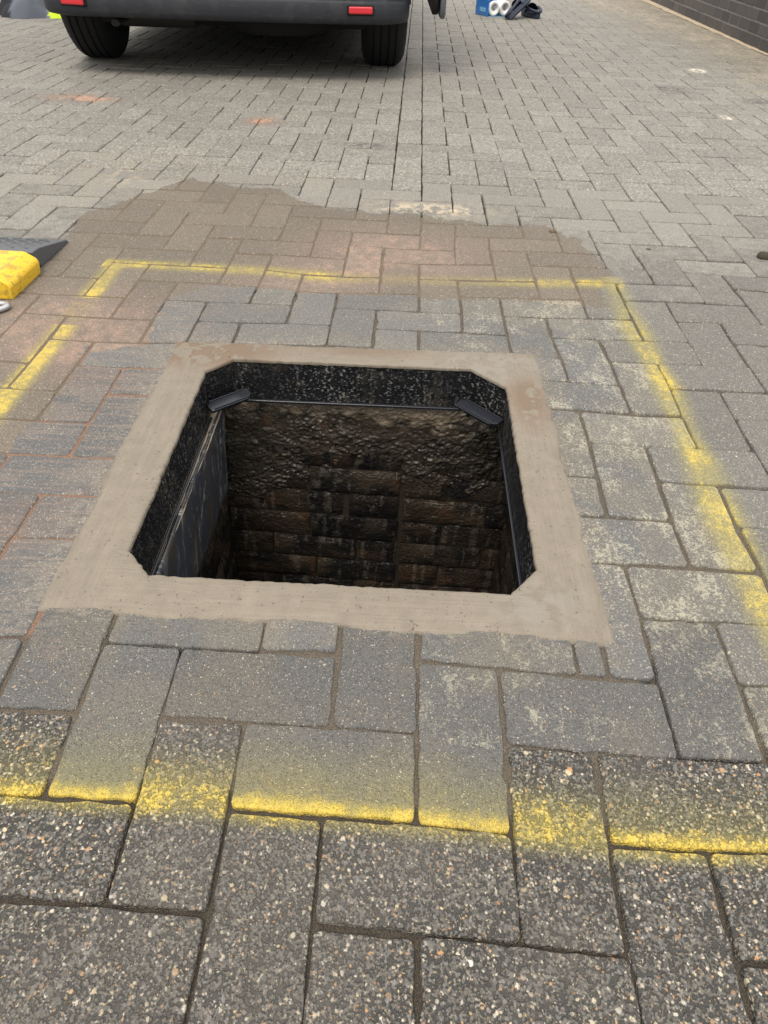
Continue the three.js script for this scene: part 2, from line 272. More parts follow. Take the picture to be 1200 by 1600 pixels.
// ---------------------------------------------------------------- pavers
function paverGeo(r, p, joint, n, mat, reg, amp) {  // r: rectangle u0,v0,u1,v1 ; n outline points ; returns geometry
  const cvv = (r[1] + r[3]) / 2, st = style(p), cu = (r[0] + r[2]) / 2, cv = (r[1] + r[3]) / 2, hw = (r[2] - r[0]) / 2 - joint / 2, hd = (r[3] - r[1]) / 2 - joint * (cvv > 13 ? 0.85 : 0.5);
  const h1 = st.h, h2 = st.h2, h3 = hash2(p[0] + 55, p[1] + 21), rot = (h1 - 0.5) * 0.016 * amp, ou = (h2 - 0.5) * 0.022 * amp, ov = (h3 - 0.5) * 0.022 * amp;
  const lift = (h3 - 0.5) * 0.0024 * amp, tu = (h1 - 0.5) * 0.008 * amp, tv = (h2 - 0.5) * 0.008 * amp;
  const rc = Math.min(0.055, hw * 0.5, hd * 0.5), pts = [];
  const per = 4 * (hw + hd), cn = n >= 24 ? 3 : n >= 12 ? 2 : 1;
  const corner = (sx, sy, a0) => { for (let k = 0; k < cn; k++) { const a = a0 + (cn === 1 ? 0.785 : k / (cn - 1) * 1.571); pts.push([sx * (hw - rc) + rc * Math.cos(a), sy * (hd - rc) + rc * Math.sin(a)]); } };
  const edge = (x0, y0, x1, y1, len) => { const m = Math.max(0, Math.round((n - 4 * cn) * len / per)); for (let k = 1; k <= m; k++) { const t = k / (m + 1); pts.push([lerp(x0, x1, t), lerp(y0, y1, t)]); } };
  corner(1, 1, 0); edge(hw - rc, hd, -hw + rc, hd, 2 * hw); corner(-1, 1, 1.5708); edge(-hw, hd - rc, -hw, -hd + rc, 2 * hd);
  corner(-1, -1, 3.1416); edge(-hw + rc, -hd, hw - rc, -hd, 2 * hw); corner(1, -1, 4.7124); edge(hw, -hd + rc, hw, hd - rc, 2 * hd);
  const m = pts.length, pos = [], nor = [], uv = [], idx = [], cr = Math.cos(rot), sr = Math.sin(rot);
  const put = (x, y, h, nx, ny, nh, fx = 0, fy = 0) => {
    const lu = cu + x * cr - y * sr + ou, lv = cv + x * sr + y * cr + ov, [a, b] = lay(lu, lv);
    pos.push(a * C, h + lift + x * tu * 0.1 * 4 * C + y * tv * 0.1 * 4 * C, -b * C);
    const l = Math.hypot(nx, ny, nh); nor.push(nx / l, nh / l, -ny / l);
    uv.push((lu + fx - reg[0]) / (reg[1] - reg[0]), (lv + fy - reg[2]) / (reg[3] - reg[2]));
  };
  const chip = (q) => (n >= 12 ? (vn((cu + q[0]) * 6 + 50, (cv + q[1]) * 6) - 0.5) * 0.034 * amp + (n >= 20 ? -Math.max(0, vn((cu + q[0]) * 3.1, (cv + q[1]) * 3.1 + 9) - 0.74) * 0.13 : 0) : 0);
  const ring = (inset, h, up, far = 0) => { for (const q of pts) { const L = Math.hypot(q[0] / hw, q[1] / hd) || 1, ex = Math.abs(q[0]) > hw - rc - 1e-6 ? Math.sign(q[0]) : 0, ey = Math.abs(q[1]) > hd - rc - 1e-6 ? Math.sign(q[1]) : 0, e = Math.hypot(ex, ey) || 1, calm = Math.min(1, Math.max(Math.min(hw - Math.abs(q[0]), 9), Math.min(hd - Math.abs(q[1]), 9)) / 0.25), c = chip(q) * calm - inset; far ? put(q[0] + ex / e * c, q[1] + ey / e * c, h, ex / e, ey / e, 1e-4, ex / e * far, ey / e * far) : put(q[0] + ex / e * c, q[1] + ey / e * c, h, ex / e * (1 - up), ey / e * (1 - up), up + 1e-4); } };
  ring(0, -0.035, 0, 0.3); ring(0, -0.0034, 0.25); ring(0.013, -0.0009, 0.75); ring(0.036, 0, 1);
  put(0, 0, 0.0003, 0, 0, 1);
  for (let k = 0; k < 3; k++) for (let i = 0; i < m; i++) { const a = k * m + i, b = k * m + (i + 1) % m; idx.push(a, b, b + m, a, b + m, a + m); }
  for (let i = 0; i < m; i++) idx.push(3 * m + i, 3 * m + (i + 1) % m, 4 * m);
  return geoFrom(pos, idx, uv, null, nor);
}
const pavement = new THREE.Group(); pavement.name = 'pavement'; scene.add(pavement);
pavement.userData = { kind: 'structure', label: 'herringbone paving of grey concrete block pavers' };
{
  const list = [];
  const add = (r, p) => { if (r[2] - r[0] < 0.13 || r[3] - r[1] < 0.13) return; list.push({ r, p }); };
  const cut = (r, p) => {                          // leave out the manhole's rectangle
    const [a, b, c, d] = FRAME;
    if (r[2] <= a || r[0] >= b || r[3] <= c || r[1] >= d) return add(r, p);
    if (r[0] < a) add([r[0], r[1], a, r[3]], p);
    if (r[2] > b) add([b, r[1], r[2], r[3]], p);
    const m0 = Math.max(r[0], a), m1 = Math.min(r[2], b);
    if (r[1] < c) add([m0, r[1], m1, c], p);
    if (r[3] > d) add([m0, d, m1, r[3]], p);
  };
  for (let j = -7; j < 104; j++) for (let i = -46; i < 24; i++) {
    const s = mod4(i + j); if (s !== 0 && s !== 2) continue;
    const p = s === 0 ? [i, j, 1, 2] : [i, j, 2, 1]; let r = [i, j, i + p[2], j + p[3]];
    if (j >= 20 && s === 0 && i === -1) { if (j === 20) add([i, 20, 0, 21], p); continue; }
    if (j >= 21 && s === 2 && i === -2) r[2] = -1;
    if (j >= 21 && s === 2 && i === -1) r[0] = 0;
    if (r[2] > 23.9) r[2] = 23.9;
    cut(r, p);
  }
  for (let v = 21; v < 104; v += 2) add([-1, v, 0, v + 2], [-1, v, 1, 2]);
  // rank by how large each shows
  const q = new THREE.Vector3(), pv = camera.projectionMatrix.clone().multiply(camera.matrixWorldInverse);
  for (const o of list) {
    const c = [[o.r[0], o.r[1]], [o.r[2], o.r[1]], [o.r[2], o.r[3]], [o.r[0], o.r[3]]].map(([u, v]) => { q.set(u * C, 0, -v * C).applyMatrix4(camera.matrixWorldInverse); if (q.z > -0.05) return null; q.applyMatrix4(camera.projectionMatrix); return [q.x, q.y]; });
    o.size = 0; if (c.includes(null)) continue;
    if (!c.some(([x, y]) => Math.abs(x) < 1.02 && Math.abs(y) < 1.02)) continue;
    let A = 0; for (let k = 0; k < 4; k++) { const [x0, y0] = c[k], [x1, y1] = c[(k + 1) % 4]; A += x0 * y1 - x1 * y0; } o.size = Math.abs(A);
  }
  list.sort((a, b) => b.size - a.size);
  const rest = [];
  list.forEach((o, k) => {
    const { r, p } = o, cv = (r[1] + r[3]) / 2, cu = (r[0] + r[2]) / 2;
    const joint = cv < 2.4 ? 0.046 : (cu > 2.4 && cu < 5 && cv < 12.5) ? 0.062 : cv < 12.8 && cu > -8 && cu < 5 ? 0.052 : 0.042;
    if (k < 300 && o.size > 0) {
      const inR = (R) => r[0] >= R[0] && r[2] <= R[1] && r[1] >= R[2] && r[3] <= R[3];
      const kind = inR(REG.near) ? 'near' : inR(REG.mid) ? 'mid' : 'far';
      mesh(numbered('paving_brick'), paverGeo(r, p, joint, kind === 'near' ? 60 : kind === 'mid' ? 20 : 12, null, REG[kind], 1), MP[kind], pavement);
    } else rest.push(paverGeo(r, p, joint, 8, null, REG.far, 1));
  });
  const m = mesh('paving_bricks_beyond', mergeGeometries(rest), MP.far, pavement); m.userData.kind = 'stuff';
}

// ---------------------------------------------------------------- mortar surround
const OUT = [[-5.26, 10.03], [2.5, 10.22], [2.56, 2.49], [-5.1, 2.55]];
const OPEN = [[-3.88, 9.34], [1.03, 9.4], [1.7, 8.75], [1.69, 3.76], [1.27, 3.25], [-3.81, 3.26], [-4.22, 3.72], [-4.33, 8.83]];
function castTo(P, ang) {                           // distance from the centre to the outline along a bearing
  const cx = -1.35, cy = 6.35, dx = Math.cos(ang), dy = Math.sin(ang); let best = 99;
  for (let i = 0; i < P.length; i++) { const a = P[i], b = P[(i + 1) % P.length], ex = b[0] - a[0], ey = b[1] - a[1], det = dx * ey - dy * ex; if (Math.abs(det) < 1e-9) continue; const t = ((a[0] - cx) * ey - (a[1] - cy) * ex) / det, s = ((a[0] - cx) * dy - (a[1] - cy) * dx) / det; if (t > 0 && s >= -1e-6 && s <= 1 + 1e-6 && t < best) best = t; }
  return best;
}
const CX = -1.35, CY = 6.35;
{
  const N = 360, angs = []; for (let i = 0; i < N; i++) angs.push(i / N * Math.PI * 2);
  for (const P of [OUT, OPEN]) for (const p of P) { const a = Math.atan2(p[1] - CY, p[0] - CX); angs.push((a + 6.28319) % 6.28319); }
  angs.sort((a, b) => a - b); const M = angs.length;
  const rings = [[0, -0.009], [0.0, -0.0015], [0.1, 0.0022], [0.25, 0.0032], [0.5, 0.0036], [0.75, 0.0034], [0.94, 0.003], [0.985, 0.0016], [1, -0.001], [1, -0.005]];
  const pos = [], uv = [], idx = [];
  for (const [t, y] of rings) for (const a of angs) {
    const o = castTo(OUT, a), i = castTo(OPEN, a), ou = CX + Math.cos(a) * o, ov = CY + Math.sin(a) * o;
    const wob = (fbm(ou * 0.9, ov * 0.9, 3) - 0.5) * 0.2 + (fbm(ou * 4 + 3, ov * 4, 4) - 0.5) * 0.13 + (fbm(ou * 22, ov * 22, 2) - 0.5) * 0.04, ch = (fbm(ou * 9 + 7, ov * 9, 3) - 0.5) * 0.05 * sst(0.6, 1, t);
    const d = lerp(o + wob * (1 - t), i + ch, t), u = CX + Math.cos(a) * d, v = CY + Math.sin(a) * d;
    pos.push(u * C, y + (t > 0.05 && t < 0.99 ? (fbm(u * 1.4, v * 1.4, 3) - 0.5) * 0.004 : 0), -v * C); uv.push((u + 5.8) / 8.9, (v - 2) / 8.9);
  }
  for (let k = 0; k < rings.length - 1; k++) for (let i = 0; i < M; i++) { const a = k * M + i, b = k * M + (i + 1) % M; idx.push(a, b, b + M, a, b + M, a + M); }
  const S = 1024, t = texPair(S, S, (i, j, o) => {
    const u = -5.8 + 8.9 * i / S, v = 2 + 8.9 * j / S, n = fbm(u * 0.8, v * 0.8 + 4, 3), f = fbm(u * 6, v * 6, 4), g = rnd();
    const tr = u < -4.4 || u > 1.8 ? vn(u * 34, v * 2.2) : vn(u * 2.2, v * 34);       // trowel strokes run along each side
    let r = 147, gg = 138, b = 126; const k = (f - 0.5) * 16 + (tr - 0.5) * 8 + (g - 0.5) * 12; r += k; gg += k; b += k;
    const damp = clamp(blob(u, v, -4.6, 9.7, 2.1, 1, 2) * sst(0.36, 0.5, f) + blob(u, v, 2.1, 8.4, 0.5, 1.4, 1.6) * sst(0.4, 0.5, f) + blob(u, v, -1.2, 9.9, 1.8, 0.35, 1.4) * 0.6); r = lerp(r, 124, damp * 0.6); gg = lerp(gg, 110, damp * 0.8); b = lerp(b, 92, damp * 0.8);
    const pale = clamp(blob(u, v, 1.5, 9.5, 1.6, 0.8, 1.6) + blob(u, v, 1.6, 3.1, 0.9, 0.6, 1.4)) * sst(0.4, 0.55, f + 0.1 * n); r = lerp(r, 156, pale * 0.6); gg = lerp(gg, 151, pale * 0.6); b = lerp(b, 144, pale * 0.6);
    if (fbm(u * 30 + 3, v * 30, 2) > 0.885) { r *= 0.62; gg *= 0.6; b *= 0.58; }
    o[0] = r; o[1] = gg; o[2] = b; o[3] = 0.4 * f + 0.3 * tr + 0.3 * g;
  });
  const m = mesh('mortar_surround', geoFrom(pos, idx, uv), new THREE.MeshStandardMaterial({ map: t.map, bumpMap: t.bump, bumpScale: 0.002, roughness: 0.68, color: new THREE.Color(0.65, 0.63, 0.59) }), scene);
  m.userData = { label: 'freshly trowelled beige mortar band bedding the open manhole frame', category: 'mortar surround' };
}

// ---------------------------------------------------------------- black manhole frame
const flangeTex = texPair(1024, 256, (i, j, o) => {
  const x = i / 1024 * 60, y = j / 256 * 2.6, f = fbm(x * 1.5, y * 3, 3), g = rnd(); let k = 9 + 8 * (g - 0.5) + 9 * f;
  const sp = fbm(x * 11, y * 12, 2) + (g - 0.5) * 0.14, s = sst(0.66, 0.76, sp) * (0.3 + 0.7 * vn(x * 0.5, 3)), d = sst(0.5, 0.72, fbm(x * 0.8 + 9, y * 1.5, 3)) * 0.6 * sst(0.35, 0.6, fbm(x * 5, y * 1.2 + 4, 2));
  let r = k, gg = k + 1, b = k + 4; r = lerp(r, 66, d); gg = lerp(gg, 60, d); b = lerp(b, 50, d); r = lerp(r, 176, s * 0.7); gg = lerp(gg, 174, s * 0.7); b = lerp(b, 168, s * 0.7);
  o[0] = r; o[1] = gg; o[2] = b; o[3] = 0.4 * g + 0.4 * sp;
}, true);
const MFlange = new THREE.MeshStandardMaterial({ map: flangeTex.map, bumpMap: flangeTex.bump, bumpScale: 0.0014, roughness: 0.38 });
const MPlastic = std(srgb(34, 36, 42), 0.2);
const outline = (P, k) => { // offset an outline outwards by k cells
  return P.map((p, i) => { const a = P[(i + P.length - 1) % P.length], b = P[(i + 1) % P.length], n = (s, e) => { const dx = e[0] - s[0], dy = e[1] - s[1], l = Math.hypot(dx, dy); return [-dy / l, dx / l]; }, n1 = n(a, p), n2 = n(p, b), s = 1 + n1[0] * n2[0] + n1[1] * n2[1]; return [p[0] + (n1[0] + n2[0]) / s * k, p[1] + (n1[1] + n2[1]) / s * k]; });
};
{
  const fr = thing('manhole_frame', 'black octagonal manhole frame with corner brackets set inside the mortar band', 'manhole frame', [CX * C, 0, -CY * C]);
  const at = (u, y, v) => [(u - CX) * C, y, -(v - CY) * C];
  const levels = [[0.035, -0.0025], [0.03, -0.05], [0.02, -0.0985], [0.11, -0.0985], [0.12, -0.05], [0.12, -0.006]];
  const pos = [], uv = [], idx = []; let per = 0; const P0 = OPEN, n = P0.length;
  for (let i = 0; i < n; i++) {                     // every face of the octagon with its own vertices so that its edges stay crisp
    const L = Math.hypot(P0[(i + 1) % n][0] - P0[i][0], P0[(i + 1) % n][1] - P0[i][1]), o = pos.length / 3, K = 8;
    levels.forEach(([k, y], li) => { const P = outline(P0, k); for (let s = 0; s <= K; s++) { const u = lerp(P[i][0], P[(i + 1) % n][0], s / K), v = lerp(P[i][1], P[(i + 1) % n][1], s / K); pos.push(...at(u, y + (li < 3 ? 0 : 0), v)); uv.push((per + L * s / K) / 22, li * 0.45); } });
    for (let l = 0; l < levels.length - 1; l++) for (let s = 0; s < K; s++) { const a = o + l * (K + 1) + s; idx.push(a, a + K + 1, a + 1, a + 1, a + K + 1, a + K + 2); }
    per += L;
  }
  mesh('rim', toCreasedNormals(geoFrom(pos, idx, uv), 0.5), MFlange, fr);
  const bar = (a, b, y, w, h, name, mat = MPlastic) => { const A = new THREE.Vector3(...at(a[0], y, a[1])), B = new THREE.Vector3(...at(b[0], y, b[1])), d = B.clone().sub(A), g = box(d.length(), h, w, 0, 0, 0, 0.002); const m = mesh(name, g, mat, fr); m.position.copy(A.add(B).multiplyScalar(0.5)); m.rotation.y = Math.atan2(-d.z, d.x); return m; };
  bar([-3.75, 9.31], [0.95, 9.37], -0.0975, 0.008, 0.006, 'lip'); bar([1.69, 8.55], [1.68, 3.85], -0.098, 0.006, 0.005, 'lip'); bar([-4.3, 8.6], [-4.2, 3.8], -0.098, 0.005, 0.005, 'lip');
  // a bracket across each far corner: a shallow ribbed plate with a web under it
  const bracket = (a, b, y, tilt, wid) => {
    const A = new THREE.Vector3(...at(a[0], y, a[1])), B = new THREE.Vector3(...at(b[0], y, b[1])), d = B.clone().sub(A), L = d.length();
    const sh = new THREE.Shape(); const w = wid; sh.moveTo(-L / 2, -w / 2); sh.lineTo(L / 2 - w * 0.45, -w / 2); sh.lineTo(L / 2, -w * 0.1); sh.lineTo(L / 2, w / 2); sh.lineTo(-L / 2 + w * 0.45, w / 2); sh.lineTo(-L / 2, w * 0.1); sh.closePath();
    const g = new THREE.ExtrudeGeometry(sh, { depth: 0.004, bevelEnabled: true, bevelThickness: 0.0012, bevelSize: 0.0012, bevelSegments: 2 }).rotateX(-Math.PI / 2);
    const m = mesh('corner_bracket', g, MPlastic, fr); m.position.copy(A.add(B).multiplyScalar(0.5)); m.rotation.set(tilt, Math.atan2(-d.z, d.x), 0, 'YXZ');
    const rib = (z) => mesh('rib', box(L * 0.86, 0.0035, 0.0022, 0, 0.0062, z, 0.001), MPlastic, m); rib(-w * 0.42); rib(w * 0.42);
    mesh('web', box(L * 0.34, 0.017, 0.004, L * 0.12, -0.009, 0, 0.001), MPlastic, m); mesh('web', box(0.004, 0.015, w * 0.8, -L * 0.2, -0.008, 0, 0.001), MPlastic, m);
    return m;
  };
  bracket([-4.26, 8.42], [-3.55, 9.06], -0.064, 0.16, 0.03); bracket([0.86, 9.16], [1.62, 8.42], -0.068, 0.14, 0.03);
}

// ---------------------------------------------------------------- brick chamber below the frame
const chamberTex = texPair(1024, 1024, (i, j, o) => {
  const x = i / 1024 * 9, y = j / 1024 * 9, f = fbm(x, y, 4), l = fbm(x * 5, y * 8, 3), st = vn(x * 9, y * 0.7), g = rnd();
  let r = 66 + 46 * (f - 0.5), gg = 58 + 42 * (f - 0.5), b = 49 + 36 * (f - 0.5);
  const blk = sst(0.4, 0.62, fbm(x * 0.9 + 20, y * 0.9, 3)); r = lerp(r, 30, blk * 0.85); gg = lerp(gg, 30, blk * 0.85); b = lerp(b, 31, blk * 0.85);
  const red = sst(0.66, 0.78, fbm(x * 1.7 + 3, y * 2.4 + 60, 3)); r = lerp(r, 92, red * 0.4); gg = lerp(gg, 64, red * 0.45); b = lerp(b, 48, red * 0.45);
  const wh = sst(0.7, 0.82, 0.6 * st + 0.5 * fbm(x * 9, y * 5, 2)) * 0.3 + sst(0.8, 0.9, fbm(x * 16, y * 16, 2)) * 0.5; r = lerp(r, 158, wh); gg = lerp(gg, 150, wh); b = lerp(b, 136, wh);
  const k = (g - 0.5) * 18; o[0] = r + k; o[1] = gg + k; o[2] = b + k; o[3] = 0.3 * l + 0.1 * f + 0.45 * fbm(x * 13, y * 17, 3) + 0.15 * g;
}, true);
const chMat = (c, rough) => new THREE.MeshPhysicalMaterial({ map: chamberTex.map, bumpMap: chamberTex.bump, bumpScale: 0.007, roughness: rough, color: c });
const MCh = [chMat(new THREE.Color(0.82, 0.82, 0.82), 0.34), chMat(new THREE.Color(0.52, 0.53, 0.56), 0.3), chMat(new THREE.Color(0.74, 0.71, 0.68), 0.36)], MChMortar = std(srgb(54, 48, 41), 0.5, { bumpMap: grain, bumpScale: 0.004 });
{
  const ch = thing('brick_chamber', 'dark wet brick shaft going down inside the open manhole', 'manhole chamber', [CX * C, -1.25, -CY * C]);
  const L = (u, y, v) => new THREE.Vector3((u - CX) * C, y + 1.25, -(v - CY) * C);
  // one wall: courses of bricks from a start corner along a direction, drawn down from the top
  function wall(start, end, slope, name, courses, seams, skip) {
    const A = L(start[0], 0, start[1]), B = L(end[0], 0, end[1]), d = B.clone().sub(A), len = d.length(), ang = Math.atan2(-d.z, d.x);
    const g = new THREE.Group(); g.name = name; g.position.copy(A); g.rotation.y = ang; ch.add(g);
    mesh('mortar', box(len + 0.1, 1.16, 0.03, len / 2, -0.68, -0.023, 0.002), MChMortar, g);
    const bh = 0.0735, st = 0.0785;
    for (let c = 0; c < courses; c++) {
      let stops = [];
      const parts = [0, ...seams, len];
      for (let s = 0; s < parts.length - 1; s++) { let x = parts[s]; const off = (c + s) % 2 ? 0.107 : 0.22; stops.push(x); x += off + rr(-0.01, 0.01); while (x < parts[s + 1] - 0.05) { stops.push(x); x += 0.222 + rr(-0.006, 0.006); } }
      stops.push(len);
      for (let k = 0; k < stops.length - 1; k++) {
        const gap = skip && skip(c, stops[k + 1]) ? 0.016 : seams.some((q) => Math.abs(q - stops[k + 1]) < 1e-6) ? 0.011 : 0.005, w = stops[k + 1] - stops[k] - gap, x = stops[k] + w / 2 + 0.003, y = -0.163 - c * st - slope * x;
        if (w < 0.03) continue;
        const b = new THREE.BoxGeometry(w, bh, 0.05, Math.max(4, Math.round(w / 0.012)), 6, 1), p = b.attributes.position, uvs = b.attributes.uv, pr = rr(-0.002, 0.002), ou = rnd() * 5, ov = rnd() * 5;
        for (let i = 0; i < p.count; i++) {
          const X = p.getX(i), Y = p.getY(i); let Z = p.getZ(i);
          if (Z > 0) { const ex = sst(w / 2 - 0.004, w / 2, Math.abs(X)), ey = sst(bh / 2 - 0.005, bh / 2, Math.abs(Y)); Z += pr - 0.0045 * Math.max(ex, ey) + (fbm((x + X) * 60 + 7, (y + Y) * 60, 3) - 0.5) * 0.004; p.setZ(i, Z); }
          p.setY(i, Y + (fbm((x + X) * 22, c * 7.7 + (Y > 0 ? 3 : 9), 2) - 0.5) * 0.006 * sst(bh * 0.2, bh * 0.5, Math.abs(Y)));
          uvs.setXY(i, (x + X) / 0.9 + ou, (y + Y) / 0.9 + ov);
        }
        b.computeVertexNormals(); const m = mesh('brick', b, MCh[Math.floor(rnd() * 3)], g); m.position.set(x, y, -0.025); m.rotation.z = -slope * 0.9 + rr(-0.01, 0.01);
      }
    }
    return g;
  }
  const back = wall([-4.62, 9.5], [2.6, 9.5], 0.042, 'back_wall', 14, [0.452], (c, e) => c === 3 && e > 0.3 && e < 0.42);
  wall([-4.52, 2.9], [-4.52, 9.6], 0, 'side_wall', 14, []);
  wall([2.35, 9.6], [2.35, 2.9], 0, 'side_wall', 14, []);
  wall([2.4, 2.95], [-4.6, 2.95], 0, 'front_wall', 14, []);
  // lumpy bedding mortar smeared over the upper courses of the back wall
  const nx = 420, ny = 220, pos = [], uv = [], col = [], idx = [], w = 0.74, h = 0.42;
  for (let j = 0; j <= ny; j++) for (let i = 0; i <= nx; i++) {
    const x = i / nx * w, y = -0.098 - j / ny * h, e = j / ny * h;
    const reach = 0.12 + 0.16 * fbm(x * 6 + 2, 3.1, 3) + 0.1 * sst(0.5, 0.56, x) * fbm(x * 16, 8, 2) + (x < 0.2 ? 0.09 * sst(0.2, 0.08, x) : 0), m = sst(0.15, -0.06, e - reach + (fbm(x * 34, y * 34, 3) - 0.5) * 0.16);
    const lump = fbm(x * 130, y * 190, 2), z = -0.03 + m * (0.0312 + 0.005 * (lump - 0.5) * (0.3 + 1.4 * vn(x * 12, y * 12)) + 0.006 * (fbm(x * 60, y * 75, 2) - 0.5) + 0.007 * (fbm(x * 22, y * 30, 2) - 0.5) + 0.004 * sst(0.05, 0, e)) - (1 - m) * 0.012;
    pos.push(x, y, z); uv.push(x / 0.9, y / 0.9);
    const be = sst(0.06, 0.0, e + (fbm(x * 40, y * 40, 3) - 0.5) * 0.09 - 0.03 * sst(0.25, 0.5, x)) ; const k = srgb(lerp(56, 132, be), lerp(51, 119, be), lerp(43, 102, be)), v = 0.75 + 0.5 * fbm(x * 30 + 9, y * 30, 3); col.push(k.r * v, k.g * v, k.b * v);
  }
  for (let j = 0; j < ny; j++) for (let i = 0; i < nx; i++) { const a = j * (nx + 1) + i; idx.push(a, a + nx + 1, a + 1, a + 1, a + nx + 1, a + nx + 2); }
  mesh('mortar_smear', geoFrom(pos, idx, uv, col), new THREE.MeshStandardMaterial({ vertexColors: true, roughness: 0.36, bumpMap: chamberTex.bump, bumpScale: 0.006 }), back);
  // slate-coloured liner sheet against the left wall with a mortar ledge on its top edge
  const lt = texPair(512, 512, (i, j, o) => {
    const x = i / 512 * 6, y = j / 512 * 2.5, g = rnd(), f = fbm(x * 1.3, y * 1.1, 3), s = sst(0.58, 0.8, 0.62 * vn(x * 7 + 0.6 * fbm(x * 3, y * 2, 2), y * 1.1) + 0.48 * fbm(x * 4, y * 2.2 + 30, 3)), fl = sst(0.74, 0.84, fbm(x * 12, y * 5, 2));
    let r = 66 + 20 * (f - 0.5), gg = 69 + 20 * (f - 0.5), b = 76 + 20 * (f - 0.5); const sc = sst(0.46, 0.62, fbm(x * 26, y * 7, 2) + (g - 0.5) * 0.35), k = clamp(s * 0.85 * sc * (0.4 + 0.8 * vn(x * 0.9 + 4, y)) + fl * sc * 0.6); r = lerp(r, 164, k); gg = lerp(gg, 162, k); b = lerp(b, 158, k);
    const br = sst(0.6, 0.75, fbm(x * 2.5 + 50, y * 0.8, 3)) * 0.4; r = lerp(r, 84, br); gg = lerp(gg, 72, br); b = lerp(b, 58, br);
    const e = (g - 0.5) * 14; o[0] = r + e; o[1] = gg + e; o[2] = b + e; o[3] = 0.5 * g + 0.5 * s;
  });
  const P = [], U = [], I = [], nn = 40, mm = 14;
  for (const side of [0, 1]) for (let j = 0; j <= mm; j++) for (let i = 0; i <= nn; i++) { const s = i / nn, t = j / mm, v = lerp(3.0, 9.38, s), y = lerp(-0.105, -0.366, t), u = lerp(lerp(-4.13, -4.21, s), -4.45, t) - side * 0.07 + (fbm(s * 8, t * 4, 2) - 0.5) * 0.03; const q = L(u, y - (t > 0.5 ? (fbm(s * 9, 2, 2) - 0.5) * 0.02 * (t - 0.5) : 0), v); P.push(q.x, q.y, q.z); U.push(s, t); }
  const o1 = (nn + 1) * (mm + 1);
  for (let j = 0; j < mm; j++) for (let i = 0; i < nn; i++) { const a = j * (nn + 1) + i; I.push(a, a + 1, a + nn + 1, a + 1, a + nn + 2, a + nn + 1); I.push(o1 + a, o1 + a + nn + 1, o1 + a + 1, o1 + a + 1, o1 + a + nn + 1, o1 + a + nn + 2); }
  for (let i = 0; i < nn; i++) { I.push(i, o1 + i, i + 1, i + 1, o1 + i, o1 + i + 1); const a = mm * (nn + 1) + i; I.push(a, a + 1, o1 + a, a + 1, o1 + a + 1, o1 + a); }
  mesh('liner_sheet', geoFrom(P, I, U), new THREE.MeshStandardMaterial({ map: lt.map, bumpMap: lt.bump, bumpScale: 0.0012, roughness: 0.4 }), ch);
  const lp = [], li = [], lc = []; const nl = 60;
  for (let k = 0; k < 5; k++) for (let i = 0; i <= nl; i++) { const s = i / nl, v = lerp(3.0, 9.3, s), u = lerp(-4.48, lerp(-4.15, -4.19, s), k / 4) + (k === 4 ? (fbm(s * 20, 1, 2) - 0.5) * 0.04 : 0), q = L(u, -0.1045 - (k === 4 ? 0.006 : 0) + (fbm(s * 30, k, 2) - 0.5) * 0.003, v); lp.push(q.x, q.y, q.z); const n = 0.8 + 0.4 * fbm(s * 40, k * 2, 2), c = srgb(150, 136, 116); lc.push(c.r * n, c.g * n, c.b * n); }
  for (let k = 0; k < 4; k++) for (let i = 0; i < nl; i++) { const a = k * (nl + 1) + i; li.push(a, a + 1, a + nl + 2, a, a + nl + 2, a + nl + 1); }
  mesh('mortar_ledge', geoFrom(lp, li, null, lc), std(0xffffff, 0.85, { vertexColors: true }), ch);
  mesh('chamber_floor', box(0.8, 0.06, 0.78, 0, 0.03, 0, 0.004), std(srgb(44, 40, 35), 0.5), ch);
}

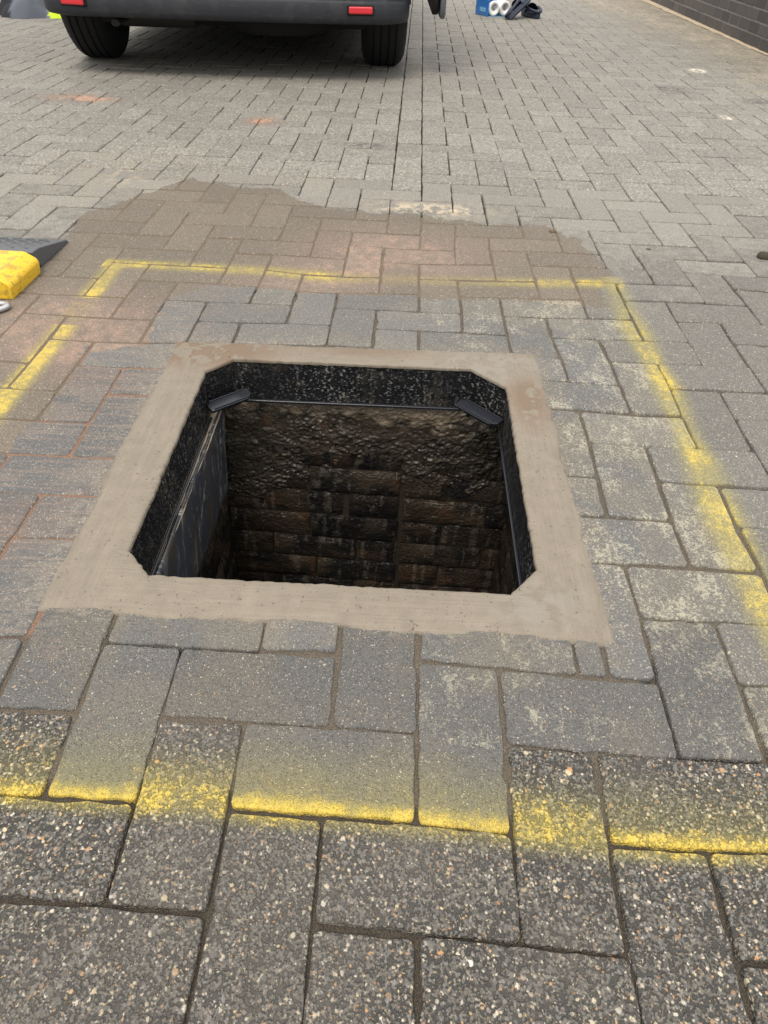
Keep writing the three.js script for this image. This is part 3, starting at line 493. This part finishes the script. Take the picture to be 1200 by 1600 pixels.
// ---------------------------------------------------------------- boundary wall and edging strip
{
  const a = W(25.0, 0, 44), b = W(25.9, 0, 104), d = b.clone().sub(a), len = d.length(), ang = Math.atan2(-d.z, d.x);
  const wl = thing('boundary_wall', 'low dark grey painted brick wall with pale mortar joints', 'brick wall', [a.x, 0, a.z], ang);
  const mats = [[84, 81, 79], [92, 88, 85], [76, 74, 73]].map((c) => std(srgb(...c), 0.7, { bumpMap: grain, bumpScale: 0.003 }));
  mesh('mortar', box(len, 0.74, 0.09, len / 2, 0.37, -0.05, 0.002), std(srgb(140, 135, 128), 0.9, { bumpMap: grain, bumpScale: 0.003 }), wl);
  const gB = box(0.214, 0.066, 0.1, 0, 0, 0, 0.004, 1);
  for (let c = 0; c < 10; c++) for (let x = (c % 2) * -0.112; x < len - 0.1; x += 0.224) { const m = mesh('brick', gB, mats[Math.floor(rnd() * 3)], wl); m.position.set(x + 0.107, 0.037 + c * 0.075, -0.048 + rr(-0.0015, 0.0015)); m.rotation.set(0, rr(-0.004, 0.004), rr(-0.004, 0.004)); }
  mesh('coping', box(len, 0.07, 0.26, len / 2, 0.785, -0.06, 0.008), mats[1], wl);
  const pos = [], idx = [], col = [], n = 90; // sandy strip of mortar along its foot
  for (let i = 0; i <= n; i++) for (let k = 0; k < 4; k++) { const s = i / n, v = lerp(30, 104, s), uw = 25.0 + 0.9 * (v - 44) / 60, u = k === 3 ? uw + 0.2 : k === 2 ? uw - 0.05 : k === 1 ? uw - 0.5 : 23.82 + (fbm(v * 0.8, 2, 3) - 0.5) * 0.3, f = 0.85 + 0.3 * fbm(v * 0.9, k * 3.1, 3), c = srgb(188, 171, 146); pos.push(u * C, [0.0015, 0.005, 0.016, 0.02][k] + (fbm(v, k, 2) - 0.5) * 0.004, -v * C); col.push(c.r * f, c.g * f, c.b * f); }
  for (let i = 0; i < n; i++) for (let k = 0; k < 3; k++) { const q = i * 4 + k; idx.push(q, q + 1, q + 5, q, q + 5, q + 4); }
  const m = mesh('edging_strip', geoFrom(pos, idx, null, col), std(0xffffff, 0.9, { vertexColors: true, side: THREE.DoubleSide }), scene); m.userData = { kind: 'structure', label: 'sandy mortar strip along the foot of the dark brick wall' };
}

// ---------------------------------------------------------------- van, seen from its tail
{
  const o = W(-9.9, 0, 37.6), van = thing('van', 'dark grey van with black bumper and red reflectors parked beyond the manhole', 'van', [o.x, 0, o.z], 0.078);
  const MBody = new THREE.MeshPhysicalMaterial({ color: srgb(66, 70, 76), roughness: 0.35, clearcoat: 0.6, clearcoatRoughness: 0.15 });
  const dirt = texPair(512, 256, (i, j, o) => { const x = i / 512 * 12, y = j / 256 * 6, f = sst(0.5, 0.85, fbm(x * 1.6, y * 1.6, 4)), k = sst(0.72, 0.8, fbm(x * 2, y * 14, 2)) * 0.5, g = (rnd() - 0.5) * 8, t = clamp(f * 0.22 + k * 0.4); o[0] = lerp(29, 92, t) + g; o[1] = lerp(32, 88, t) + g; o[2] = lerp(39, 82, t) + g; o[3] = 0.5 + 0.5 * f; }, true), MBump = new THREE.MeshStandardMaterial({ map: dirt.map, bumpMap: dirt.bump, bumpScale: 0.0008, roughness: 0.5 }), MRub = std(srgb(14, 15, 17), 0.8), MUnder = std(srgb(15, 15, 16), 0.9), MGlass = new THREE.MeshPhysicalMaterial({ color: srgb(20, 24, 28), roughness: 0.08 });
  // bumper: a profile swept round the tail
  const path = []; const HW = 0.945, RC = 0.24;
  path.push([-HW, -0.5]); path.push([-HW, -RC - 0.02]); for (let k = 0; k <= 10; k++) { const t = k / 10 * 1.5708; path.push([-HW + RC - RC * Math.cos(t), -RC * 0.8 + RC * 0.8 * Math.sin(t) - 0.03]); }
  for (let k = 1; k < 12; k++) { const x = lerp(-HW + RC, HW - RC, k / 12); path.push([x, -0.03 + 0.03 * (1 - (x / (HW - RC)) ** 2)]); }
  for (let k = 10; k >= 0; k--) { const t = k / 10 * 1.5708; path.push([HW - RC + RC * Math.cos(t), -RC * 0.8 + RC * 0.8 * Math.sin(t) - 0.03]); } path.push([HW, -RC - 0.02]); path.push([HW, -0.5]);
  const prof = [[-0.09, 0.265], [-0.03, 0.258], [-0.012, 0.262], [-0.003, 0.273], [0, 0.288], [0.002, 0.345], [-0.004, 0.357], [-0.03, 0.367], [-0.034, 0.377], [-0.036, 0.47], [-0.02, 0.485], [-0.02, 0.52], [-0.05, 0.545], [-0.12, 0.55]];
  const pos = [], idx = [], buv = []; const np = prof.length;
  path.forEach((p, i) => { const a = path[Math.max(0, i - 1)], b = path[Math.min(path.length - 1, i + 1)], dx = b[0] - a[0], dz = b[1] - a[1], l = Math.hypot(dx, dz), nx = -dz / l, nz = dx / l; for (const [of, y] of prof) { pos.push(p[0] + nx * of, y, p[1] + nz * of); buv.push((p[0] - p[1]) * 1.1, y * 2.2); } });
  for (let i = 0; i < path.length - 1; i++) for (let k = 0; k < np - 1; k++) { const a = i * np + k; idx.push(a, a + np, a + 1, a + 1, a + np, a + np + 1); }
  const bumper = mesh('bumper', toCreasedNormals(geoFrom(pos, idx, buv), 0.7), MBump, van);
  const MRefl = new THREE.MeshPhysicalMaterial({ color: srgb(205, 40, 52), roughness: 0.3, clearcoat: 0.5, bumpMap: grain, bumpScale: 0.001 });
  for (const [x, z, t] of [[-0.745, -0.04, -0.22], [0.685, -0.026, 0.1]]) { const h = mesh('reflector_housing', box(0.14, 0.046, 0.024, 0, 0, 0, 0.01), MUnder, bumper); h.position.set(x, 0.322, z); h.rotation.y = t; const r = mesh('reflector', box(0.122, 0.032, 0.03, 0, 0, 0.0015, 0.008), MRefl, bumper); r.position.set(x, 0.322, z); r.rotation.y = t; }
  // body shell
  const sec = [[-0.12, 0.9, 0.5, 1.84], [-0.16, 0.935, 0.46, 1.88], [-0.6, 0.95, 0.46, 1.93], [-3.0, 0.95, 0.46, 1.95], [-3.5, 0.94, 0.46, 1.6], [-4.3, 0.92, 0.44, 1.08], [-4.75, 0.8, 0.42, 0.92]], bp = [], bi = [], K = 28;
  sec.forEach(([z, hw, y0, y1]) => { for (let k = 0; k < K; k++) { const a = k / K * 6.28319, c = Math.cos(a), s = Math.sin(a), e = 0.28; bp.push(Math.sign(c) * Math.abs(c) ** e * hw * (s > 0 ? 1 - 0.1 * s * s : 1), (y0 + y1) / 2 + Math.sign(s) * Math.abs(s) ** e * (y1 - y0) / 2, z); } });
  for (let i = 0; i < sec.length - 1; i++) for (let k = 0; k < K; k++) { const a = i * K + k, b = i * K + (k + 1) % K; bi.push(a, b, a + K, b, b + K, a + K); }
  for (const [base, flip] of [[0, 0], [(sec.length - 1) * K, 1]]) for (let k = 1; k < K - 1; k++) flip ? bi.push(base, base + k, base + k + 1) : bi.push(base, base + k + 1, base + k);
  mesh('body', toCreasedNormals(geoFrom(bp, bi), 0.8), MBody, van);
  mesh('underbody', box(1.46, 0.32, 4.0, 0, 0.36, -2.35, 0.03), MUnder, van); for (const sx of [-1, 1]) mesh('light_blocking_sill', box(0.14, 0.38, 2.2, sx * 0.86, 0.33, -2.15, 0.03), MUnder, van); mesh('light_blocking_undertray', box(1.4, 0.3, 1.3, 0, 0.3, -3.9, 0.04), MUnder, van); mesh('light_blocking_front_valance', box(1.7, 0.4, 0.1, 0, 0.35, -4.55, 0.04), MUnder, van); mesh('rear_axle', new THREE.CylinderGeometry(0.05, 0.05, 1.5, 12).rotateZ(Math.PI / 2).translate(0, 0.3, -0.66), MUnder, van); mesh('spare_wheel', new THREE.TorusGeometry(0.22, 0.1, 10, 28).rotateX(Math.PI / 2).translate(0.25, 0.27, -0.5), MUnder, van); mesh('light_blocking_rear_valance', box(1.62, 0.16, 0.05, 0, 0.34, -0.2, 0.02), MUnder, van);  // underbody lowered, sills, undertray and valances added to block light beneath the van
  const ex = mesh('exhaust_silencer', new THREE.CapsuleGeometry(0.075, 0.34, 6, 14).rotateZ(Math.PI / 2), std(srgb(46, 45, 43), 0.7), van); ex.position.set(-0.42, 0.235, -0.42); ex.scale.set(1, 0.75, 1.1);
  mesh('tailpipe', new THREE.CylinderGeometry(0.022, 0.022, 0.3, 14).rotateX(Math.PI / 2), std(srgb(34, 33, 31), 0.7), ex).position.set(-0.16, -0.01, 0.12);
  // rear opening: fixed leaf, lamps, plate recess above the bumper
  mesh('rear_door', box(0.86, 1.2, 0.04, -0.42, 1.16, -0.1, 0.03), MBody, van); mesh('rear_window', box(0.6, 0.42, 0.01, -0.42, 1.45, -0.077, 0.004), MGlass, van);
  for (const s of [-1, 1]) mesh('tail_lamp', box(0.1, 0.36, 0.05, s * 0.87, 0.98, -0.13, 0.02), MRefl, van);
  // the other leaf swung right round beside the flank
  const dg = new THREE.Group(); dg.name = 'swung_rear_door'; dg.position.set(1.085, 0, -0.22); dg.rotation.y = -0.045; van.add(dg);
  const leaf = (x, w, y0, dz) => { const sh = new THREE.Shape(), L = 0.78; sh.moveTo(0.03, y0); sh.quadraticCurveTo(0, y0 + 0.02, 0, y0 + 0.1); sh.lineTo(0, 1.7); sh.lineTo(L, 1.7); sh.lineTo(L, y0 + 0.06); sh.quadraticCurveTo(L, y0, L - 0.06, y0); sh.closePath(); return new THREE.ExtrudeGeometry(sh, { depth: w, bevelEnabled: true, bevelThickness: 0.006, bevelSize: 0.012, bevelSegments: 3, curveSegments: 8 }).rotateY(Math.PI / 2).translate(x, 0, dz); };
  mesh('inner_trim', leaf(-0.012, 0.022, 0.302, -0.02), MUnder, dg); mesh('outer_skin', leaf(0.03, 0.018, 0.287, 0), std(srgb(92, 95, 100), 0.45), dg);
  // wheels
  const tp = []; const R = 0.335, hwT = 0.128;
  const T = (x, r) => tp.push(new THREE.Vector2(r, x));
  T(-hwT * 0.86, 0.2); T(-hwT, 0.25); T(-hwT * 0.99, R - 0.08); T(-hwT * 0.96, R - 0.055); T(-hwT * 0.9, R - 0.036); T(-hwT * 0.8, R - 0.018); T(-hwT * 0.65, R - 0.005);
  for (const gx of [-0.062, -0.022, 0.022, 0.062]) { T(gx - 0.006, R); T(gx - 0.004, R - 0.008); T(gx + 0.004, R - 0.008); T(gx + 0.006, R); }
  T(hwT * 0.65, R - 0.005); T(hwT * 0.8, R - 0.018); T(hwT * 0.9, R - 0.036); T(hwT * 0.96, R - 0.055); T(hwT * 0.99, R - 0.08); T(hwT, 0.25); T(hwT * 0.86, 0.2);
  const tg = toCreasedNormals(new THREE.LatheGeometry(tp, 56), 0.6).rotateZ(Math.PI / 2), rg = new THREE.LatheGeometry([[0.001, 0.03], [0.06, 0.03], [0.07, 0.015], [0.15, 0.0], [0.19, 0.02], [0.205, 0.07], [0.205, -0.09], [0.001, -0.09]].map(([r, x]) => new THREE.Vector2(r, x)), 40).rotateZ(-Math.PI / 2);
  for (const [x, z] of [[-0.825, -0.66], [0.825, -0.66], [-0.825, -3.65], [0.825, -3.65]]) { const w = new THREE.Group(); w.name = 'wheel'; w.position.set(x, R - 0.004, z); if (x < 0) w.rotation.y = Math.PI; van.add(w); mesh('tyre', tg, MRub, w); mesh('rim', rg, std(srgb(120, 122, 125), 0.4, { metalness: 0.6 }), w); mesh('arch_liner', new THREE.CylinderGeometry(0.4, 0.4, 0.26, 32, 1, true, 0, Math.PI).rotateZ(Math.PI / 2), std(srgb(22, 22, 23), 0.9, { side: THREE.DoubleSide }), w); }
}

// ---------------------------------------------------------------- cable ramp at the left
{
  const r = thing('cable_ramp', 'black and yellow rubber cable ramp lying on the paving beside the sprayed line', 'cable ramp', [-9.5 * C, 0, -13.2 * C]);
  const MB = std(srgb(76, 78, 82), 0.42, { bumpMap: grain, bumpScale: 0.0015 }), ymap = texPair(256, 256, (i, j, o) => { const x = i / 256 * 6, y = j / 256 * 6, t = clamp(sst(0.55, 0.8, fbm(x * 1.5, y * 1.5, 4)) * 0.5 + sst(0.74, 0.82, fbm(x * 9, y * 2.5, 2)) * 0.5), g = (rnd() - 0.5) * 12; o[0] = lerp(222, 128, t) + g; o[1] = lerp(181, 110, t) + g; o[2] = lerp(44, 66, t) + g; o[3] = 0.6 - 0.4 * t; }, true), MY = new THREE.MeshStandardMaterial({ map: ymap.map, bumpMap: ymap.bump, bumpScale: 0.001, roughness: 0.5 });
  ymap.map.repeat.set(7, 7); ymap.bump.repeat.set(7, 7);
  // black wedge: section along v extruded along u, with a notch for a cable by its thick edge
  const hR = 0.046, sh = new THREE.Shape(); sh.moveTo(0.205, 0.001); sh.lineTo(0.2, 0.007); sh.lineTo(0.05, hR - 0.004); sh.quadraticCurveTo(0.03, hR, 0.004, hR); sh.lineTo(0.004, 0.002); sh.lineTo(0.01, 0.002); sh.absarc(0.02, 0.003, 0.009, Math.PI, 0, true); sh.lineTo(0.205, 0.001);
  const black = mesh('black_ramp', new THREE.ExtrudeGeometry(sh, { depth: 0.5, bevelEnabled: true, bevelThickness: 0.004, bevelSize: 0.002, bevelSegments: 3, curveSegments: 10 }).rotateY(Math.PI / 2).translate(-0.515, 0, 0), MB, r);
  const bars = []; for (let i = 0; i < 12; i++) for (let k = 0; k < 8; k++) { const t = 0.05 + k * 0.11, x = -0.045 - i * 0.036 - (k % 2) * 0.018, z = -lerp(0.03, 0.2, t), y = lerp(hR - 0.001, 0.009, t); bars.push(box(0.022, 0.007, 0.009, 0, 0, 0, 0.002, 1).rotateY(k % 2 ? 0.6 : -0.6).rotateX(-0.24).translate(x, y, z)); }
  const tb = mesh('tread_bars', mergeGeometries(bars), MB, black); tb.userData.kind = 'stuff';
  // yellow block with a chamfered end edge: section across u extruded along v
  const ys = new THREE.Shape(); ys.moveTo(-0.5, 0.001); ys.lineTo(0, 0.001); ys.lineTo(0.004, 0.026); ys.quadraticCurveTo(0.003, 0.033, -0.004, 0.037); ys.lineTo(-0.02, 0.0465); ys.quadraticCurveTo(-0.026, 0.049, -0.034, 0.049); ys.lineTo(-0.5, 0.049);
  mesh('yellow_cap', new THREE.ExtrudeGeometry(ys, { depth: 0.155, bevelEnabled: true, bevelThickness: 0.004, bevelSize: 0.003, bevelSegments: 3, curveSegments: 6 }).translate(-0.003, 0.002, 0.006), MY, r);
  const key = thing('lifting_key', 'grey steel loop handle lying by the yellow cable ramp', 'lifting key', [-9.75 * C, 0.008, -10.95 * C], 0.5);
  const pts = []; for (let i = 0; i < 24; i++) { const a = i / 24 * 6.28319; pts.push(new THREE.Vector3(0.042 * Math.cos(a), 0, 0.02 * Math.sin(a))); }
  const MS = std(srgb(178, 180, 182), 0.35, { metalness: 0.7 });
  mesh('loop', new THREE.TubeGeometry(new THREE.CatmullRomCurve3(pts, true), 60, 0.0065, 10, true), MS, key); mesh('stem', new THREE.CylinderGeometry(0.0065, 0.0065, 0.2, 10).rotateZ(Math.PI / 2).translate(-0.14, 0, 0), MS, key);
}

// ---------------------------------------------------------------- jacket, toilet rolls, clogs
{
  const p0 = W(-29.5, 0, 59), jk = thing('jacket', 'crumpled grey work jacket with a lime strip lying beside the van', 'jacket', [p0.x, 0, p0.z], 0.12);
  const cloth = (cx, cz, ru, rv, hh, c, s) => { const pos = [], idx = [], col = [], nr = 14, na = 40; for (let k = 0; k <= nr; k++) for (let i = 0; i < na; i++) { const a = i / na * 6.28319, t = k / nr, e = 1 + (fbm(Math.cos(a) * 1.5 + s, Math.sin(a) * 1.5 + 5, 3) - 0.5) * 0.7, x = Math.cos(a) * ru * t * e, z = Math.sin(a) * rv * t * e, f = fbm(x * 9 + s, z * 11, 3); pos.push(cx + x, (1 - t ** 2.6) * hh * (0.45 + 1.1 * f) + 0.004 * (1 - t), cz + z); const q = c(x, z, f); col.push(q.r, q.g, q.b); } for (let k = 0; k < nr; k++) for (let i = 0; i < na; i++) { const a = k * na + i, b = k * na + (i + 1) % na; idx.push(a, b, b + na, a, b + na, a + na); } return geoFrom(pos, idx, null, col); };
  const mc = std(0xffffff, 0.9, { vertexColors: true, side: THREE.DoubleSide });
  mesh('body', cloth(0, 0, 0.27, 0.2, 0.15, (x) => (x < -0.1 ? srgb(26, 29, 35) : srgb(88, 93, 104)), 3), mc, jk);
  mesh('sleeve', cloth(0.24, 0.06, 0.15, 0.08, 0.06, (x) => (Math.abs(x + 0.02) < 0.045 ? srgb(196, 226, 44) : srgb(96, 101, 110)), 11), mc, jk);

  const p1 = W(6.2, 0, 71.4), tr = thing('toilet_roll_pack', 'blue and white pack of toilet rolls standing on the paving beside dark clogs', 'toilet rolls', [p1.x, 0, p1.z], 0.46);
  const MWh = std(srgb(232, 232, 232), 0.7), MBl = new THREE.MeshPhysicalMaterial({ color: srgb(26, 120, 205), roughness: 0.3, clearcoat: 0.4 }), MBl2 = new THREE.MeshPhysicalMaterial({ color: srgb(120, 190, 232), roughness: 0.3 });
  for (const x of [-0.056, 0.056]) for (const z of [-0.055, 0.055]) { const g = new THREE.LatheGeometry([[0.021, -0.05], [0.048, -0.05], [0.055, -0.045], [0.055, 0.045], [0.048, 0.05], [0.021, 0.05], [0.021, -0.05]].map(([a, b]) => new THREE.Vector2(a, b)), 28).rotateX(Math.PI / 2); const m = mesh('roll', g, MWh, tr); m.position.set(x, 0.058, z); }
  mesh('wrapper', mergeGeometries([box(0.012, 0.122, 0.216, -0.117, 0.061, -0.004, 0.005), box(0.1, 0.008, 0.2, -0.07, 0.118, -0.012, 0.003), box(0.228, 0.12, 0.012, 0, 0.061, -0.115, 0.005)]), MBl, tr);
  mesh('wrapper_band', box(0.004, 0.03, 0.1, -0.1235, 0.045, 0.02, 0.0015), MBl2, tr); mesh('wrapper_base', box(0.22, 0.003, 0.21, 0, 0.0015, 0, 0.001), MBl2, tr);

  const MClog = std(srgb(34, 42, 62), 0.6);
  function clog(name, label) {
    const g = thing(name, label, 'clog', [0, 0, 0], 0);
    const out = []; for (let i = 0; i < 36; i++) { const a = i / 36 * 6.28319, x = Math.cos(a), z = Math.sin(a), wdt = 0.048 + 0.008 * (-z); out.push(new THREE.Vector2(x * wdt * (1 - 0.12 * Math.exp(-((z - 0.1) ** 2) * 8)), z * 0.142)); }
    mesh('sole', new THREE.ExtrudeGeometry(new THREE.Shape(out), { depth: 0.022, bevelEnabled: true, bevelThickness: 0.005, bevelSize: 0.004, bevelSegments: 3 }).rotateX(Math.PI / 2).translate(0, 0.03, 0), MClog, g);
    const pos = [], idx = [], na = 18, nz = 16; // upper over the toes (-z ... ), open heel
    for (let k = 0; k <= nz; k++) for (let i = 0; i <= na; i++) { const t = k / nz, z = lerp(0.0, 0.138, t), a = i / na * Math.PI, w = (0.05 + 0.004) * Math.sqrt(Math.max(0.02, 1 - (Math.max(0, t - 0.25) / 0.76) ** 2.4)), h = 0.062 * Math.sqrt(Math.max(0.02, 1 - t ** 2.2)) ; pos.push(Math.cos(a) * w, 0.026 + Math.sin(a) * h, -z); }
    for (let k = 0; k < nz; k++) for (let i = 0; i < na; i++) { const a = k * (na + 1) + i; idx.push(a, a + 1, a + na + 2, a, a + na + 2, a + na + 1); }
    const up = mesh('upper', geoFrom(pos, idx), std(srgb(34, 42, 62), 0.6, { side: THREE.DoubleSide }), g);
    const hm = std(srgb(150, 148, 142), 0.8), hg = new THREE.CylinderGeometry(0.0055, 0.0055, 0.003, 12);
    for (const [x, z] of [[-0.02, -0.05], [0.02, -0.05], [0, -0.065], [-0.018, -0.085], [0.018, -0.085]]) { const m = mesh('vent_hole', hg, hm, up); const t = -z / 0.138; m.position.set(x, 0.027 + 0.062 * Math.sqrt(1 - t ** 2.2) * Math.sqrt(1 - (x / 0.05) ** 2), z); m.rotation.set(-0.25, 0, -x * 18); }
    const hp = []; for (let i = 0; i <= 20; i++) { const a = Math.PI * i / 20; hp.push(new THREE.Vector3(0.05 * Math.cos(a), 0.062 - 0.018 * Math.sin(a), 0.0 + 0.14 * Math.sin(a))); }
    const sg = new THREE.TubeGeometry(new THREE.CatmullRomCurve3(hp), 40, 0.011, 8); sg.scale(1, 1, 1); mesh('heel_strap', sg, MClog, g);
    return g;
  }
  const c1 = clog('clog', 'dark navy foam clog tipped on its side against its pair'), c2 = clog('clog', 'dark navy foam clog standing flat behind its tipped pair');
  c1.scale.setScalar(1.18); c2.scale.setScalar(1.18);
  c1.position.copy(W(8.35, 0.05, 69.6)); c1.rotation.set(0.35, -0.62, 0.75, 'YXZ'); c2.position.copy(W(9.5, 0, 71.2)); c2.rotation.set(0, 0.25, 0, 'YXZ');
  c1.userData.group = c2.userData.group = 'clogs beside the toilet rolls';
}
// ---------------------------------------------------------------- bits of debris on the paving
{
  const dirt = (u, v, s, label, c) => { const g = new THREE.IcosahedronGeometry(s, 2), p = g.attributes.position; for (let i = 0; i < p.count; i++) { const x = p.getX(i), y = p.getY(i), z = p.getZ(i), f = 0.6 + 0.9 * fbm(x / s * 1.7 + u, z / s * 1.7 + y / s + v, 3); p.setXYZ(i, x * f * 1.3, y * f * 0.55 + s * 0.2, z * f); } const m = mesh(numbered('dirt_clump'), toCreasedNormals(mergeVertices(g), 0.9), std(c, 0.95), scene); const [a, b] = lay(u, v); m.position.set(a * C, 0, -b * C); m.userData = { label, category: 'dirt', group: 'dirt on the paving' }; };
  dirt(9.66, 16.4, 0.018, 'dark mossy clump on the pavers outside the sprayed line', srgb(52, 46, 32)); dirt(6.47, 16.63, 0.005, 'pea-sized dirt crumb on a paver past the far corner of the yellow line', srgb(86, 76, 62)); dirt(3.89, 17.73, 0.007, 'brown dirt crumb at the edge of the damp patch', srgb(96, 80, 60));
}
renderer.render(scene, camera);
